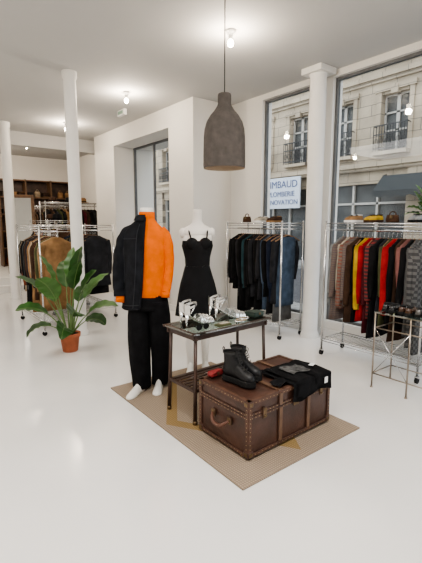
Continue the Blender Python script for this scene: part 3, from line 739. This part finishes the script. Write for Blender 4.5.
# ------------------------------------------------------------------ mannequin 2
b = B()
b.loft([(0, 0, 1.40, .15, .085), (0, 0, 1.455, .160, .078), (0, 0, 1.485, .125, .065), (0, 0, 1.51, .075, .055), (0, 0, 1.535, .050, .05), (0, -.003, 1.60, .043, .045), (0, -.006, 1.655, .044, .046), (0, -.006, 1.66, .036, .038)], M_manq, seg=28, sub=2)
b.loft([(0, 0, .85, .16, .12), (0, 0, 1.0, .135, .10), (0, 0, 1.1, .118, .09), (0, 0, 1.22, .132, .098), (0, 0, 1.3, .145, .10), (0, 0, 1.41, .152, .084)], M_manq, seg=28, sub=2)
for sx in (-1, 1):
    b.sph((sx*.145, 0, 1.43), (.040, .045, .052), M_manq)
    b.tube([(sx*.08, 0, .86), (sx*.085, -.01, .70), (sx*.08, -.005, .46), (sx*.08, .015, .30), (sx*.078, .01, .10), (sx*.078, .0, .05)], [.075, .072, .048, .050, .032, .032], M_manq, seg=16, smoothpath=2)
    foot(b, sx*.078, 0, sx*.15, z=.0)
b.loft([(0, 0, 1.355, .150, .112), (0, 0, 1.30, .158, .120), (0, 0, 1.25, .145, .112), (0, 0, 1.18, .128, .100), (0, 0, 1.10, .124, .097)], M_black2, seg=40, cap=False, sub=2)
b.loft([(0, 0, 1.10, .125, .098), (0, 0, 1.02, .148, .112), (0, 0, .92, .176, .13), (0, 0, .80, .200, .15), (0, 0, .68, .220, .165), (0, 0, .60, .230, .175)], M_black2, seg=60, cap=False, fold=.035, nf=9, sub=3)
for sx in (-1, 1):
    b.sph((sx*.065, -.085, 1.325), (.064, .044, .062), M_black2, 16, 10)
    b.tube([(sx*.075, -.115, 1.37), (sx*.088, -.085, 1.42), (sx*.095, -.035, 1.478), (sx*.095, .03, 1.478), (sx*.085, .09, 1.40), (sx*.07, .112, 1.35)], .008, M_black2, seg=6, smoothpath=1)
b.done('female_mannequin', (2.42, 3.32, .0125), YAW+math.radians(10))

# ------------------------------------------------------------------ pendant
b = B()
outer = [(.022, .60), (.052, .598), (.056, .585), (.056, .52), (.062, .50), (.085, .465), (.120, .425), (.150, .375), (.166, .32), (.173, .25), (.176, .15), (.177, .03), (.175, .0)]
b.lathe(outer, M_pend, seg=48)
b.lathe([(.175, 0), (.168, .002), (.166, .02), (.162, .2), (.152, .31), (.12, .38), (.06, .45), (.001, .46)], M_pendin, seg=48)
b.lathe([(.001, .60), (.022, .60)], M_pend, seg=48)
b.tube([(0, 0, .60), (0, 0, H-2.0-.02)], .0045, M_cord, seg=8)
b.lathe([(.001, H-2.0), (.05, H-2.0), (.05, H-2.02), (.01, H-2.035), (.001, H-2.035)], M_cord, seg=20)
b.tube([(0, 0, .46), (0, 0, .33)], .02, M_cord, seg=12)
b.sph((0, 0, .28), (.04, .04, .05), M_bulbdim)
b.done('pendant_lamp', (2.275, 2.73, 2.0))

# ------------------------------------------------------------------ plants
b = B()
b.lathe([(.001, 0), (.085, 0), (.09, .01), (.112, .175), (.125, .178), (.128, .225), (.118, .228), (.11, .20), (.001, .2)], M_terra, seg=36)
b.lathe([(.112, .205), (.001, .212)], M_soil, seg=24)
rp = random.Random(11)
def leaf(az, lean, ph, bl, wd, m, roll, base=(0, 0, .2)):
    d = Vector((math.cos(az), math.sin(az), 0)); side0 = Vector((-math.sin(az), math.cos(az), 0))
    p0 = Vector((base[0]+d.x*.03, base[1]+d.y*.03, base[2])); pts = [p0]
    ang = math.radians(88)-lean*.42; n = 6
    for i in range(n):
        ang -= lean*.05
        pts.append(pts[-1]+(d*math.cos(ang)+Vector((0, 0, 1))*math.sin(ang))*ph/n)
    b.tube(pts, [.011-.001*i for i in range(n+1)], M_stem, seg=7)
    cl = [pts[-1]]; angs = [ang]; k = 14
    for i in range(k):
        ang -= (.01+lean*.065); angs.append(ang)
        cl.append(cl[-1]+(d*math.cos(ang)+Vector((0, 0, 1))*math.sin(ang))*bl/k)
    def fn(u, v):
        f = u*k; i = min(int(f), k-1); t = f-i
        c = cl[i].lerp(cl[i+1], t); an = angs[i]*(1-t)+angs[i+1]*t
        tan = d*math.cos(an)+Vector((0, 0, 1))*math.sin(an); nor = tan.cross(side0)
        R = Matrix.Rotation(roll, 3, tan); s_, n_ = R @ side0, R @ nor
        x = (v-.5)*2; w = wd*(math.sin(pi*min(1, u**.8))**.7 if 0 < u < 1 else .02)
        return tuple(c+s_*(x*w)+n_*(abs(x)*w*.22)+n_*(.006*math.sin(u*25)*abs(x)))
    b.sheet(fn, 22, 8, m)
    b.tube([tuple(c) for c in cl], [.005]*(k)+[.001], M_stem, seg=5)
specs = [(0.0, .6, .46, .44, .11), (.6, .85, .42, .42, .115), (1.3, .5, .58, .42, .11), (2.0, .85, .44, .42, .115), (2.7, .65, .52, .42, .115), (3.3, 1.0, .36, .38, .115), (3.9, .6, .52, .42, .12), (4.5, 1.0, .34, .38, .12),
         (5.1, .45, .50, .42, .12), (5.7, 1.05, .34, .38, .115), (.2, 1.5, .22, .32, .10), (4.2, 1.4, .22, .32, .105), (1.0, .2, .66, .42, .10), (5.4, .15, .68, .42, .10), (3.0, 1.5, .22, .32, .10), (2.3, .3, .62, .42, .10), (4.8, .35, .60, .40, .105)]
for i, (a, l, p_, bl, wd) in enumerate(specs):
    leaf(a+rp.uniform(-.15, .15), l, p_, bl, wd, M_leaf if i % 3 else M_leaf2, rp.uniform(-.8, .8))
b.done('potted_bird_of_paradise', (1.60, 4.83, 0), 0)
# slim plant standing at the street window, behind the right rack
b = B()
b.lathe([(.001, 0), (.08, 0), (.095, .26), (.10, .27), (.093, .275), (.09, .25), (.001, .25)], M_plastic, seg=30)
b.lathe([(.09, .252), (.001, .258)], M_soil, seg=20)
b.tube([(0, 0, .25), (.01, .01, .8), (-.01, 0, 1.3), (0, 0, 1.72)], [.018, .015, .012, .009], M_bark, seg=8, smoothpath=2)
for i in range(22):
    a = i*2.4; z = 1.58+.20*(i/22)
    ly = .20 if abs(math.sin(a)) > .6 else .11
    leaf(a, .8+.4*rp.random()-.6*(i/22), .04, ly*rp.uniform(.7, 1), .03, M_leaf if i % 2 else M_leaf2, rp.uniform(-.5, .5), base=(0, 0, z))
b.done('potted_fig_tree', (4.47, 2.02, 0), 0)

# ------------------------------------------------------------------ camera
cam = bpy.data.cameras.new('camera'); cam.sensor_fit = 'VERTICAL'; cam.sensor_height = 36; cam.lens = 407/563*36
co = bpy.data.objects.new('camera', cam); co.location = (0, 0, 1.55)
co.rotation_euler = (math.radians(90-8.3), 0, YAW)
sc.collection.objects.link(co); sc.camera = co
